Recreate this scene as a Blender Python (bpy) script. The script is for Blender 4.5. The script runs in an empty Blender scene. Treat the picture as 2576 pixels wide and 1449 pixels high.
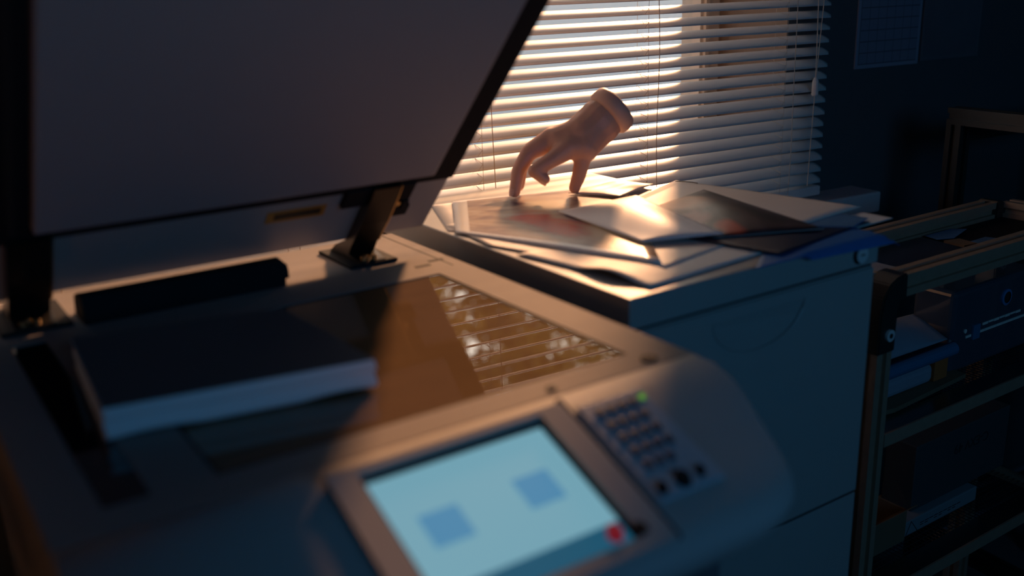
import bpy, bmesh, math, random
from mathutils import Matrix, Vector
random.seed(7)
C = bpy.context.scene.collection
SC = bpy.context.scene
R = math.radians
EYE = 1.294                      # camera height over the floor
KROT = R(4.3)                    # copier, cabinet and rack stand turned by this against the window wall

# ------------------------------------------------------------------ camera
cam = bpy.data.cameras.new('camera'); cam_o = bpy.data.objects.new('camera', cam); C.objects.link(cam_o)
m3 = Matrix(((0.825902, 0.190047, -0.530818), (-0.563052, 0.229085, -0.794036), (-0.029301, 0.954674, 0.296208)))
cam_o.matrix_world = Matrix.Translation((0, 0, EYE)) @ (Matrix.Rotation(KROT, 3, 'Z') @ m3).to_4x4()
cam.sensor_width = 36; cam.lens = 34.58; cam.clip_start = 0.05; cam.clip_end = 200
cam.dof.use_dof = True; cam.dof.focus_distance = 1.55; cam.dof.aperture_fstop = 2.6
SC.camera = cam_o

# ------------------------------------------------------------------ world, sun, exposure
SUN_AZ, SUN_EL = R(41.5), R(21.6)
w = bpy.data.worlds.new('sky'); SC.world = w; w.use_nodes = True
nt = w.node_tree; nt.nodes.clear()
tcw = nt.nodes.new('ShaderNodeTexCoord'); spw = nt.nodes.new('ShaderNodeSeparateXYZ'); nt.links.new(tcw.outputs['Generated'], spw.inputs[0])
cr = nt.nodes.new('ShaderNodeValToRGB'); nt.links.new(spw.outputs[2], cr.inputs[0])   # hazy evening sky, the same all round
for i, (p, c) in enumerate(((0.0, (1.0, 0.95, 0.90)), (0.25, (0.86, 0.90, 0.98)), (1.0, (0.42, 0.58, 0.85)))):
    e = cr.color_ramp.elements[i] if i < 2 else cr.color_ramp.elements.new(p)
    e.position = p; e.color = c + (1,)
SUN_DIR = Vector((math.sin(SUN_AZ) * math.cos(SUN_EL), math.cos(SUN_AZ) * math.cos(SUN_EL), math.sin(SUN_EL)))
dotn = nt.nodes.new('ShaderNodeVectorMath'); dotn.operation = 'DOT_PRODUCT'; dotn.inputs[1].default_value = SUN_DIR
nrm = nt.nodes.new('ShaderNodeVectorMath'); nrm.operation = 'NORMALIZE'; nt.links.new(tcw.outputs['Generated'], nrm.inputs[0]); nt.links.new(nrm.outputs[0], dotn.inputs[0])
pw = nt.nodes.new('ShaderNodeMath'); pw.operation = 'POWER'; pw.use_clamp = True; pw.inputs[1].default_value = 12.0; nt.links.new(dotn.outputs['Value'], pw.inputs[0])   # haze glow round the low sun
au = nt.nodes.new('ShaderNodeMix'); au.data_type = 'RGBA'; au.blend_type = 'ADD'; au.clamp_factor = False; au.clamp_result = False
glow = nt.nodes.new('ShaderNodeVectorMath'); glow.operation = 'SCALE'; glow.inputs[0].default_value = (1.0, 0.84, 0.68); nt.links.new(pw.outputs[0], glow.inputs['Scale'])
glow2 = nt.nodes.new('ShaderNodeVectorMath'); glow2.operation = 'SCALE'; glow2.inputs['Scale'].default_value = 10.0; nt.links.new(glow.outputs[0], glow2.inputs[0])
au.inputs[0].default_value = 1.0; nt.links.new(cr.outputs[0], au.inputs[6]); nt.links.new(glow2.outputs[0], au.inputs[7])
bg = nt.nodes.new('ShaderNodeBackground'); bg.inputs['Strength'].default_value = 0.8
wo = nt.nodes.new('ShaderNodeOutputWorld')
nt.links.new(au.outputs[2], bg.inputs[0]); nt.links.new(bg.outputs[0], wo.inputs[0])
sun = bpy.data.lights.new('sun', 'SUN'); sun.energy = 11.0; sun.color = (1.0, 0.47, 0.22); sun.angle = R(4.4)
sun_o = bpy.data.objects.new('sun', sun); C.objects.link(sun_o)
d = Vector((math.sin(SUN_AZ) * math.cos(SUN_EL), math.cos(SUN_AZ) * math.cos(SUN_EL), math.sin(SUN_EL)))
sun_o.rotation_euler = d.to_track_quat('Z', 'Y').to_euler(); sun_o.location = d * 20
cl = bpy.data.lights.new('cool_fill_light', 'AREA'); cl.energy = 4.4; cl.color = (0.11, 0.47, 1.0); cl.shape = 'RECTANGLE'; cl.size = 1.1; cl.size_y = 0.62
cl_o = bpy.data.objects.new('cool_fill_light', cl); C.objects.link(cl_o); cl_o.location = (0.62, -1.13, 1.55); cl_o.rotation_euler = (R(90), 0, 0)   # added blue fill from behind the camera, no such source in view
vs = SC.view_settings
vs.view_transform = 'Standard'; vs.look = 'None'; vs.gamma = 1.0; vs.exposure = 0.0; vs.use_curve_mapping = False
SC.display_settings.display_device = 'sRGB'

# ------------------------------------------------------------------ materials
def mat(name, col, rough=0.5, metal=0.0, var=0.06, scale=30, bump=0.0, bscale=200, spec=0.5, coat=0.0, emit=None, es=1.0, sss=0.0, trans=0.0):
    m = bpy.data.materials.new(name); m.use_nodes = True
    n = m.node_tree.nodes; l = m.node_tree.links; p = n['Principled BSDF']
    p.inputs['Roughness'].default_value = rough; p.inputs['Metallic'].default_value = metal
    p.inputs['Specular IOR Level'].default_value = spec; p.inputs['Coat Weight'].default_value = coat
    p.inputs['Coat Roughness'].default_value = 0.03
    tc = n.new('ShaderNodeTexCoord')
    ns = n.new('ShaderNodeTexNoise'); ns.inputs['Scale'].default_value = scale; ns.inputs['Detail'].default_value = 4
    l.new(tc.outputs['Object'], ns.inputs['Vector'])
    mx = n.new('ShaderNodeMix'); mx.data_type = 'RGBA'
    mx.inputs[6].default_value = tuple(max(0, c * (1 - var)) for c in col) + (1,)
    mx.inputs[7].default_value = tuple(min(1, c * (1 + var)) for c in col) + (1,)
    l.new(ns.outputs['Fac'], mx.inputs[0]); l.new(mx.outputs[2], p.inputs['Base Color'])
    if bump:
        n2 = n.new('ShaderNodeTexNoise'); n2.inputs['Scale'].default_value = bscale
        l.new(tc.outputs['Object'], n2.inputs['Vector'])
        b = n.new('ShaderNodeBump'); b.inputs['Strength'].default_value = bump; b.inputs['Distance'].default_value = 0.001
        l.new(n2.outputs['Fac'], b.inputs['Height']); l.new(b.outputs[0], p.inputs['Normal'])
    if emit:
        p.inputs['Emission Color'].default_value = tuple(emit) + (1,); p.inputs['Emission Strength'].default_value = es
    if sss:
        p.inputs['Subsurface Weight'].default_value = sss; p.inputs['Subsurface Radius'].default_value = (0.012, 0.004, 0.002)
        p.inputs['Subsurface Scale'].default_value = 1.0
    if trans:
        out = n['Material Output']; t = n.new('ShaderNodeBsdfTranslucent'); ms = n.new('ShaderNodeMixShader')
        l.new(mx.outputs[2], t.inputs['Color']); ms.inputs[0].default_value = trans
        l.new(p.outputs[0], ms.inputs[1]); l.new(t.outputs[0], ms.inputs[2]); l.new(ms.outputs[0], out.inputs[0])
    return m

def uv_nodes(m):
    n = m.node_tree.nodes; l = m.node_tree.links
    uv = n.new('ShaderNodeUVMap'); sp = n.new('ShaderNodeSeparateXYZ'); l.new(uv.outputs[0], sp.inputs[0])
    return n, l, uv, sp

def ramp(n, stops):
    r = n.new('ShaderNodeValToRGB'); e = r.color_ramp.elements
    while len(e) < len(stops): e.new(0.5)
    for i, (p, c) in enumerate(stops): e[i].position = p; e[i].color = tuple(c) + (1,)
    return r

def math_node(n, l, op, a, b=None, c=None):
    x = n.new('ShaderNodeMath'); x.operation = op
    for i, v in enumerate((a, b, c)):
        if v is None: continue
        if isinstance(v, (int, float)): x.inputs[i].default_value = v
        else: l.new(v, x.inputs[i])
    return x.outputs[0]

def photo_mat(name, stops, nscale, border, rough=0.22, stretch=(1, 1), seed=0.0, patch=None):
    """flat printed photograph: soft colour patches inside a white border"""
    m = mat(name, (0.8, 0.78, 0.76), rough); n, l, uv, sp = uv_nodes(m)
    p = n['Principled BSDF']
    mp = n.new('ShaderNodeMapping'); mp.inputs['Scale'].default_value = (stretch[0], stretch[1], 1); mp.inputs['Location'].default_value = (seed, seed * 1.7, 0)
    l.new(uv.outputs[0], mp.inputs[0])
    ns = n.new('ShaderNodeTexNoise'); ns.inputs['Scale'].default_value = nscale; ns.inputs['Detail'].default_value = 2.5; ns.inputs['Distortion'].default_value = 0.6
    l.new(mp.outputs[0], ns.inputs['Vector'])
    r = ramp(n, stops); l.new(ns.outputs['Fac'], r.inputs[0]); img = r.outputs[0]
    for (cx, cy, rad, col) in patch or ():
        dx = math_node(n, l, 'SUBTRACT', sp.outputs[0], cx); dy = math_node(n, l, 'SUBTRACT', sp.outputs[1], cy)
        dd = math_node(n, l, 'SQRT', math_node(n, l, 'ADD', math_node(n, l, 'MULTIPLY', dx, dx), math_node(n, l, 'MULTIPLY', dy, dy)))
        wob = math_node(n, l, 'MULTIPLY_ADD', ns.outputs['Fac'], 0.25, dd)
        mr = n.new('ShaderNodeMapRange'); mr.interpolation_type = 'SMOOTHSTEP'; l.new(wob, mr.inputs[0])
        mr.inputs[1].default_value = rad * 0.5 + 0.12; mr.inputs[2].default_value = rad + 0.16; mr.inputs[3].default_value = 1; mr.inputs[4].default_value = 0
        k = n.new('ShaderNodeMix'); k.data_type = 'RGBA'; k.inputs[7].default_value = tuple(col) + (1,)
        l.new(mr.outputs[0], k.inputs[0]); l.new(img, k.inputs[6]); img = k.outputs[2]
    bx = math_node(n, l, 'MULTIPLY', math_node(n, l, 'GREATER_THAN', sp.outputs[0], border[0]), math_node(n, l, 'LESS_THAN', sp.outputs[0], 1 - border[1]))
    by = math_node(n, l, 'MULTIPLY', math_node(n, l, 'GREATER_THAN', sp.outputs[1], border[2]), math_node(n, l, 'LESS_THAN', sp.outputs[1], 1 - border[3]))
    ins = math_node(n, l, 'MULTIPLY', bx, by)
    k = n.new('ShaderNodeMix'); k.data_type = 'RGBA'; k.inputs[6].default_value = (0.82, 0.8, 0.77, 1)
    l.new(ins, k.inputs[0]); l.new(img, k.inputs[7]); l.new(k.outputs[2], p.inputs['Base Color'])
    return m

def pane_mat():
    m = bpy.data.materials.new('window_glass'); m.use_nodes = True; n = m.node_tree.nodes; l = m.node_tree.links; n.clear()
    o = n.new('ShaderNodeOutputMaterial'); t = n.new('ShaderNodeBsdfTransparent'); t.inputs[0].default_value = (0.93, 0.95, 0.95, 1)
    g = n.new('ShaderNodeBsdfGlossy'); g.inputs['Roughness'].default_value = 0.02
    ms = n.new('ShaderNodeMixShader'); ms.inputs[0].default_value = 0.05
    l.new(t.outputs[0], ms.inputs[1]); l.new(g.outputs[0], ms.inputs[2]); l.new(ms.outputs[0], o.inputs[0])
    return m

M = dict(
    wall=mat('wall_paint', (0.07, 0.08, 0.085), 0.75, bump=0.15), reveal=mat('reveal_plaster', (0.16, 0.11, 0.08), 0.7, bump=0.1),
    ceiling=mat('ceiling_paint', (0.15, 0.16, 0.17), 0.8), floor=mat('floor_vinyl', (0.12, 0.12, 0.13), 0.45, var=0.15, scale=6),
    frame=mat('window_frame_paint', (0.62, 0.52, 0.42), 0.4), sill=mat('sill_stone', (0.5, 0.5, 0.5), 0.45),
    pane=pane_mat(), facade=mat('pale_render', (0.86, 0.87, 0.86), 0.85, bump=0.2, bscale=40), ground=mat('yard_gravel', (0.68, 0.65, 0.62), 0.9, var=0.2, scale=3),
    slat=mat('slat_enamel', (0.86, 0.84, 0.82), 0.36, var=0.03, scale=60, trans=0.32), cord=mat('cord_cotton', (0.62, 0.52, 0.42), 0.8, scale=400),
    shell=mat('copier_plastic', (0.27, 0.24, 0.225), 0.75, spec=0.15, bump=0.12, bscale=900, var=0.03), shell2=mat('copier_plastic_grey', (0.13, 0.13, 0.14), 0.45, bump=0.12, bscale=900),
    panel=mat('control_panel_plastic', (0.40, 0.375, 0.36), 0.6, spec=0.2, bump=0.1, bscale=900, var=0.03), padcover=mat('pad_cover', (0.13, 0.115, 0.115), 0.6, spec=0.2),
    lidshell=mat('lid_underside_plastic', (0.40, 0.37, 0.35), 0.5, bump=0.1, bscale=900, spec=0.3, var=0.03),
    black=mat('black_plastic', (0.015, 0.015, 0.017), 0.7, var=0.2, spec=0.12), blackmetal=mat('black_metal', (0.05, 0.042, 0.035), 0.35, 0.8, var=0.2),
    pad=mat('white_pad_sheet', (0.38, 0.35, 0.345), 0.55, var=0.02), brass=mat('zinc_yellow_steel', (0.75, 0.5, 0.22), 0.32, 1.0), chrome=mat('chrome', (0.85, 0.83, 0.8), 0.35, 0.35),
    slit=mat('slit_glass', (0.006, 0.006, 0.007), 0.06, spec=0.6), label=mat('orange_label', (0.55, 0.22, 0.03), 0.5), labeltxt=mat('label_ink', (0.03, 0.02, 0.01), 0.6),
    screen=mat('screen_glow', (0.02, 0.02, 0.02), 0.25, emit=(0.165, 0.355, 0.44), es=1.0), icon=mat('icon_glow', (0.02, 0.02, 0.02), 0.25, emit=(0.07, 0.235, 0.40), es=1.0),
    bar=mat('screen_bar_glow', (0.02, 0.02, 0.02), 0.25, emit=(0.01, 0.085, 0.15), es=1.0),
    red=mat('red_button', (0.42, 0.015, 0.03), 0.35, emit=(0.25, 0.008, 0.02), es=0.45), led=mat('green_led', (0.05, 0.2, 0.02), 0.3, emit=(0.14, 0.4, 0.03), es=0.6), key=mat('key_rubber', (0.05, 0.065, 0.09), 0.5),
    keyplate=mat('keypad_plate', (0.44, 0.46, 0.5), 0.4),
    cab=mat('cabinet_plastic', (0.35, 0.34, 0.32), 0.38, bump=0.1, bscale=900, var=0.03), gap=mat('gap_black', (0.01, 0.01, 0.01), 0.8),
    paper=mat('paper_white', (0.78, 0.75, 0.72), 0.55, var=0.02, trans=0.06), glossy=mat('photo_paper_back', (0.80, 0.78, 0.78), 0.42, var=0.015), cream=mat('paper_cream', (0.76, 0.68, 0.62), 0.5, var=0.03),
    bluefolder=mat('blue_card', (0.04, 0.16, 0.42), 0.35, var=0.1), navy=mat('navy_sheet', (0.02, 0.025, 0.05), 0.3), bluesheet=mat('blue_print', (0.08, 0.2, 0.38), 0.35, var=0.3, scale=60),
    alu=mat('warm_tinted_profile', (0.40, 0.275, 0.185), 0.5, 0.4, var=0.15, scale=80), bracket=mat('black_bracket', (0.06, 0.055, 0.05), 0.28, 0.6), wire=mat('wire_black', (0.05, 0.05, 0.055), 0.4, 0.7),  # profile metal tinted brown to stand in for warm reflected light
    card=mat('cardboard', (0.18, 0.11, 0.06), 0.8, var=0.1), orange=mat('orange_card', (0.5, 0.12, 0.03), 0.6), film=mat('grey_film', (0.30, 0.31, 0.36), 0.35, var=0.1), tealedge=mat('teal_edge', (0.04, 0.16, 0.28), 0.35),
    clear=mat('smoky_plastic', (0.06, 0.07, 0.09), 0.08, spec=0.6), bluering=mat('blue_ring', (0.06, 0.2, 0.4), 0.4), stripe=mat('reflection_strip', (0.75, 0.68, 0.6), 0.4), ream=mat('ream_wrapper', (0.22, 0.24, 0.25), 0.45), ink=mat('print_ink', (0.02, 0.02, 0.025), 0.6),
    toner=mat('toner_carton', (0.05, 0.055, 0.055), 0.7), wood=mat('beech_board', (0.42, 0.26, 0.12), 0.45, var=0.2, scale=9),
    skin=mat('skin', (0.62, 0.36, 0.27), 0.48, var=0.08, scale=60, bump=0.25, bscale=350, sss=0.25), nail=mat('nail', (0.7, 0.45, 0.38), 0.3), cuff=mat('skin_rim', (0.66, 0.42, 0.33), 0.5, sss=0.2),
    leaf=mat('autumn_leaf', (0.55, 0.36, 0.06), 0.6, var=0.45, scale=2, trans=0.32), bark=mat('bark', (0.12, 0.08, 0.05), 0.9), lampwhite=mat('lamp_diffuser', (0.8, 0.8, 0.8), 0.5),
)
# scanner glass: dusty dark-brown pane with a mirror finish
def glass_mat():
    m = mat('platen_glass', (0.165, 0.105, 0.055), 0.55, var=0.12, scale=14, spec=0.0, coat=1.0)
    p = m.node_tree.nodes['Principled BSDF']; p.inputs['Coat IOR'].default_value = 1.5; p.inputs['Coat Roughness'].default_value = 0.006
    return m
M['glass'] = glass_mat()

# ------------------------------------------------------------------ builders
def kloc(b): return (b[0] * math.cos(KROT) - b[1] * math.sin(KROT), b[0] * math.sin(KROT) + b[1] * math.cos(KROT), b[2] + EYE)

BASE = {}
def tag(o, label=None, cat=None, group=None, kind=None):
    if label: o['label'] = label
    if cat: o['category'] = cat
    if group: o['group'] = group
    if kind: o['kind'] = kind
    return o

def thing(name, label, cat, base, group=None, frame='K'):
    o = bpy.data.objects.new(name, None); C.objects.link(o); o.empty_display_size = 0.05
    if frame == 'K': o.location = kloc(base); o.rotation_euler = (0, 0, KROT)
    else: o.location = base
    BASE[o.name] = Vector(base)
    return tag(o, label, cat, group)

def add(name, bm, m, parent=None, base=(0, 0, 0), frame='K', smooth=False, label=None):
    """link bm (given in copier coordinates K or room coordinates W) as one object"""
    me = bpy.data.meshes.new(name)
    b = BASE[parent.name] if parent is not None else Vector(base)
    bmesh.ops.translate(bm, verts=bm.verts, vec=-b)
    bmesh.ops.recalc_face_normals(bm, faces=bm.faces)
    bm.to_mesh(me); bm.free()
    for mm in (m if isinstance(m, (list, tuple)) else [m]): me.materials.append(mm)
    if smooth:
        for f in me.polygons: f.use_smooth = True
    o = bpy.data.objects.new(name, me); C.objects.link(o)
    BASE[o.name] = Vector(b)
    if parent is not None: o.parent = parent
    elif frame == 'K': o.location = kloc(base); o.rotation_euler = (0, 0, KROT)
    else: o.location = base
    if label: o['label'] = label
    return o

def box(bm, x0, x1, y0, y1, z0, z1, bev=0.0, seg=2):
    r = bmesh.ops.create_cube(bm, size=1.0)
    bmesh.ops.scale(bm, verts=r['verts'], vec=(x1 - x0, y1 - y0, z1 - z0))
    bmesh.ops.translate(bm, verts=r['verts'], vec=((x0 + x1) / 2, (y0 + y1) / 2, (z0 + z1) / 2))
    if bev:
        es = list({e for v in r['verts'] for e in v.link_edges})
        bmesh.ops.bevel(bm, geom=es, offset=bev, segments=seg, affect='EDGES', profile=0.5)
    return bm
def B(*a, **k): return box(bmesh.new(), *a, **k)

def tube(bm, pts, r, n=6, cap=True):
    rings = []
    pts = [Vector(p) for p in pts]
    for i, p in enumerate(pts):
        t = (pts[min(i + 1, len(pts) - 1)] - pts[max(i - 1, 0)]).normalized()
        a = Vector((0, 0, 1)) if abs(t.z) < 0.9 else Vector((1, 0, 0))
        u = t.cross(a).normalized(); v = t.cross(u)
        rr = r[i] if isinstance(r, (list, tuple)) else r
        rings.append([bm.verts.new(p + (u * math.cos(2 * math.pi * k / n) + v * math.sin(2 * math.pi * k / n)) * rr) for k in range(n)])
    for a, b in zip(rings, rings[1:]):
        for k in range(n): bm.faces.new((a[k], a[(k + 1) % n], b[(k + 1) % n], b[k]))
    if cap: bm.faces.new(rings[0][::-1]); bm.faces.new(rings[-1])
    return bm
def T(pts, r, n=6): return tube(bmesh.new(), pts, r, n)

def prism(bm, poly, axis, a, b):
    """extrude a closed 2-D outline along x, y or z from a to b"""
    def v(p, t):
        return {'x': (t, p[0], p[1]), 'y': (p[0], t, p[1]), 'z': (p[0], p[1], t)}[axis]
    A = [bm.verts.new(v(p, a)) for p in poly]; Bv = [bm.verts.new(v(p, b)) for p in poly]
    bm.faces.new(A); bm.faces.new(Bv[::-1]); k = len(poly)
    for i in range(k): bm.faces.new((A[i], Bv[i], Bv[(i + 1) % k], A[(i + 1) % k]))
    return bm
def PR(*a): return prism(bmesh.new(), *a)

def plate(xs, ys, z0, z1, holes):
    """flat plate with rectangular openings"""
    bm = bmesh.new()
    gx = sorted(set(list(xs) + [h[0] for h in holes] + [h[1] for h in holes])); gy = sorted(set(list(ys) + [h[2] for h in holes] + [h[3] for h in holes]))
    V = {}
    for z in (z0, z1):
        for x in gx:
            for y in gy: V[x, y, z] = bm.verts.new((x, y, z))
    solid = lambda i, j: 0 <= i < len(gx) - 1 and 0 <= j < len(gy) - 1 and not any(h[0] - 1e-9 <= gx[i] and gx[i + 1] <= h[1] + 1e-9 and h[2] - 1e-9 <= gy[j] and gy[j + 1] <= h[3] + 1e-9 for h in holes)
    for i in range(len(gx) - 1):
        for j in range(len(gy) - 1):
            if not solid(i, j): continue
            a, b, c, e = gx[i], gx[i + 1], gy[j], gy[j + 1]
            bm.faces.new([V[a, c, z1], V[b, c, z1], V[b, e, z1], V[a, e, z1]]); bm.faces.new([V[a, e, z0], V[b, e, z0], V[b, c, z0], V[a, c, z0]])
            for (di, dj, p, q) in ((-1, 0, (a, e), (a, c)), (1, 0, (b, c), (b, e)), (0, -1, (a, c), (b, c)), (0, 1, (b, e), (a, e))):
                if not solid(i + di, j + dj): bm.faces.new([V[p[0], p[1], z0], V[q[0], q[1], z0], V[q[0], q[1], z1], V[p[0], p[1], z1]])
    bmesh.ops.delete(bm, geom=[v for v in bm.verts if not v.link_faces], context='VERTS')
    return bm

def disc(bm, c, r, h, axis='z', n=20, bev=0.0):
    rot = {'z': Matrix.Identity(3), 'y': Matrix.Rotation(R(90), 3, 'X'), 'x': Matrix.Rotation(R(90), 3, 'Y')}[axis]
    q = bmesh.ops.create_cone(bm, cap_ends=True, segments=n, radius1=r, radius2=r * (1 - bev), depth=h)
    bmesh.ops.rotate(bm, verts=q['verts'], matrix=rot); bmesh.ops.translate(bm, verts=q['verts'], vec=c)
    return bm
def D(*a, **k): return disc(bmesh.new(), *a, **k)

def sheet(name, q, m, label, cat='paper', group=None, bulge=0.0, curl=None, n=16, th=0.0005, zf=None, wave=0.0):
    """one sheet of paper from four corner points, softly arched"""
    bm = bmesh.new(); uvl = bm.loops.layers.uv.new('UVMap'); V = {}; P = [Vector(p) for p in q]
    b = Vector((sum(p.x for p in P) / 4, sum(p.y for p in P) / 4, min(p.z for p in P)))
    for i in range(n + 1):
        for j in range(n + 1):
            u, v = i / n, j / n
            p = P[0] * (1 - u) * (1 - v) + P[1] * u * (1 - v) + P[2] * u * v + P[3] * (1 - u) * v
            if zf: p.z += zf(p)
            p.z += bulge * math.sin(math.pi * u) ** 1.2 * math.sin(math.pi * v) ** 0.8
            if wave: p.z += wave * (1.2 + math.sin(u * 9 + v * 3) * 0.5 + math.sin(v * 14 - u * 7) * 0.35 + abs(math.sin(u * 5 - v * 6)) * 0.5) * 0.7 * math.sin(math.pi * u) ** 0.6 * math.sin(math.pi * v) ** 0.6
            if curl: p.z += curl(u, v)
            V[i, j] = bm.verts.new(p - b)
    for i in range(n):
        for j in range(n):
            f = bm.faces.new((V[i, j], V[i + 1, j], V[i + 1, j + 1], V[i, j + 1])); f.smooth = True
            for lp, (a, c) in zip(f.loops, ((i, j), (i + 1, j), (i + 1, j + 1), (i, j + 1))): lp[uvl].uv = (a / n, c / n)
    bmesh.ops.recalc_face_normals(bm, faces=bm.faces)
    if sum(f.normal.z for f in bm.faces) < 0: bmesh.ops.reverse_faces(bm, faces=bm.faces)
    me = bpy.data.meshes.new(name); bm.to_mesh(me); bm.free(); me.materials.append(m)
    o = bpy.data.objects.new(name, me); C.objects.link(o); o.location = kloc(b); o.rotation_euler = (0, 0, KROT)
    s = o.modifiers.new('thickness', 'SOLIDIFY'); s.thickness = th; s.offset = 1
    return tag(o, label, cat, group)

def struct(name, bm, m, base=(0, 0, 0), parent=None):
    o = add(name, bm, m, parent, base, 'W')
    if parent is None: o['kind'] = 'structure'
    return o

# ================================================================== THE ROOM (room coordinates, z measured from the eye, lifted by EYE)
E0 = EYE
WY = 1.325                                     # room face of the window wall
struct('floor', B(-2.0, 2.45, -1.32, 1.545, -0.05, 0.0), M['floor'])
struct('ceiling', B(-2.0, 2.45, -1.32, 1.545, 2.6, 2.68), M['ceiling'])
def upright_plate(x0, x1, z0, z1, y0, y1, hole):
    bm = plate((x0, x1), (z0, z1), -y1, -y0, [hole])
    bmesh.ops.rotate(bm, verts=bm.verts, matrix=Matrix.Rotation(R(90), 3, 'X'))
    return bm
OX0, OX1, OZ0, OZ1 = -0.34, 1.331, 0.90, 2.06
struct('wall_back', upright_plate(-2.0, 2.45, 0.0, 2.6, WY, 1.545, (OX0, OX1, OZ0, OZ1)), M['wall'])
struct('wall_right', B(2.3, 2.45, -1.2, WY, 0, 2.6), M['wall'])
struct('wall_left', B(-2.15, -2.0, -1.32, 1.545, 0, 2.6), M['wall'])
struct('wall_front', upright_plate(-2.0, 2.45, 0, 2.6, -1.32, -1.20, (0.02, 1.22, 1.19, 1.91)), M['wall'])
# window: lining boards, frame, pane, sill
win = bpy.data.objects.new('window_1', None); C.objects.link(win); win['kind'] = 'structure'; win.location = (0.5, 1.5, OZ0); BASE[win.name] = Vector((0.5, 1.5, OZ0))
FY0, FY1 = 1.505, 1.56
add('window_frame', upright_plate(OX0, OX1, OZ0, OZ1, FY0, FY1, (OX0 + 0.05, OX1 - 0.05, OZ0 + 0.05, OZ1 - 0.05)), M['frame'], win)
add('window_bead', upright_plate(OX0 + 0.034, OX1 - 0.034, OZ0 + 0.034, OZ1 - 0.034, FY0 - 0.008, FY0, (OX0 + 0.043, OX1 - 0.043, OZ0 + 0.043, OZ1 - 0.043)), M['frame'], win)
add('window_pane', B(OX0 + 0.05, OX1 - 0.05, 1.528, 1.532, OZ0 + 0.05, OZ1 - 0.05), M['pane'], win)
add('window_lining', B(OX1 - 0.003, OX1, WY, FY0, OZ0 + 0.004, OZ1), M['reveal'], win)
add('window_lining', B(OX0, OX0 + 0.003, WY, FY0, OZ0 + 0.004, OZ1), M['reveal'], win)
add('window_sill', B(OX0, OX1, WY, FY0, OZ0, OZ0 + 0.004), M['sill'], win)
struct('trim_1', B(-0.40, 1.52, WY - 0.075, WY, 0.855, 0.895, bev=0.004), M['sill'], (0, 0, 0))
struct('baseboard_back', B(-2.0, 2.3, WY - 0.015, WY, 0, 0.09, bev=0.003), M['ceiling'])
struct('baseboard_right', B(2.285, 2.3, -1.2, WY - 0.015, 0, 0.09, bev=0.003), M['ceiling'])
# unseen window with an opaque blind, added to house the blue fill light
w2 = bpy.data.objects.new('added_window', None); C.objects.link(w2); w2['kind'] = 'structure'; w2.location = (.62, -1.2, 1.19); BASE[w2.name] = Vector((.62, -1.2, 1.19))
add('window_frame', upright_plate(0.02, 1.22, 1.19, 1.91, -1.20, -1.16, (0.07, 1.17, 1.24, 1.86)), M['frame'], w2)
add('added_blind', B(0.07, 1.17, -1.182, -1.178, 1.24, 1.86), M['bluefolder'], w2)

# outside
struct('ground', B(-30, 40, 1.7, 60, -0.25, -0.2), M['ground'])
oh = thing('added_overhang', 'plain overhang added out of view above the window to block the high sky', 'overhang', (.6, 1.9, 2.12), frame='W')
add('blocker_slab', B(-1.6, 3.6, 1.545, 2.05, 2.14, 2.26), M['ceiling'], oh)  # unseen slab added to cut the sky light on the blind
gw = thing('garden_wall', 'pale rendered wall across the yard beyond the window', 'wall', (6, 8, -0.2), frame='W')
add('render', B(-6, 20, 8, 8.25, -0.2, 1.72), M['facade'], gw)
add('coping', B(-6, 20, 7.95, 8.3, 1.72, 1.78), M['facade'], gw)
def tree(x, y, h, cw, seed, label):
    rnd = random.Random(seed); t = thing('autumn_tree', label, 'tree', (x, y, -0.2), 'trees beyond the yard', 'W')
    bm = bmesh.new(); tube(bm, [(x, y, -0.2), (x + .1, y, h * .35), (x, y + .1, h * .6), (x + .1, y, h * .85)], [.22, .17, .1, .03], 8)
    for k in range(9):
        a = rnd.uniform(0, 6.28); z = h * rnd.uniform(.3, .7)
        tube(bm, [(x, y, z), (x + math.cos(a) * cw * .4, y + math.sin(a) * cw * .4, z + h * .12), (x + math.cos(a) * cw * .75, y + math.sin(a) * cw * .75, z + h * .2)], [.07, .045, .015], 5)
    add('trunk', bm, M['bark'], t)
    bm = bmesh.new(); cl = [(rnd.gauss(0, cw * .42), rnd.gauss(0, cw * .42), h * rnd.uniform(.28, .98), rnd.uniform(.35, .8)) for _ in range(46)]
    for k in range(8500):
        c = cl[k % len(cl)]; p = Vector((x + c[0] + rnd.gauss(0, c[3] * .6), y + c[1] + rnd.gauss(0, c[3] * .6), c[2] + rnd.gauss(0, c[3] * .5)))
        if p.z < .6 or math.hypot(p.x - x, p.y - y) > 2.15: continue
        u = Vector((rnd.gauss(0, 1), rnd.gauss(0, 1), rnd.gauss(0, 1))).normalized(); v = u.orthogonal().normalized(); s = rnd.uniform(.14, .28)
        bm.faces.new([bm.verts.new(p + q) for q in (u * s, v * s * .55, -u * s, -v * s * .55)])
    o = add('foliage', bm, M['leaf'], t); o['kind'] = 'stuff'
tree(5.6, 16.0, 8.6, 2.1, 1, 'golden autumn tree beyond the yard wall, nearest the wall and second from the sun')
tree(10.0, 18.6, 9.8, 2.2, 2, 'tall golden autumn tree beyond the yard wall, close below the sun')
tree(1.0, 17.5, 9.0, 2.1, 3, 'golden autumn tree beyond the yard wall, farthest from the sun')
tree(8.2, 24.0, 11.5, 2.3, 4, 'tall golden autumn tree at the back, between the two front trees')
tree(14.2, 23.5, 11.0, 2.3, 5, 'golden autumn tree at the back, under the sun')
tree(19.0, 27.0, 15.0, 2.4, 7, 'tallest golden autumn tree at the back, closest to the sun')
tree(12.0, 28.5, 13.2, 2.3, 8, 'tall golden autumn tree farthest back, behind the tree below the sun')
tree(14.8, 18.9, 7.6, 1.8, 9, 'small golden autumn tree in the front row, nearest the sun')
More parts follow.
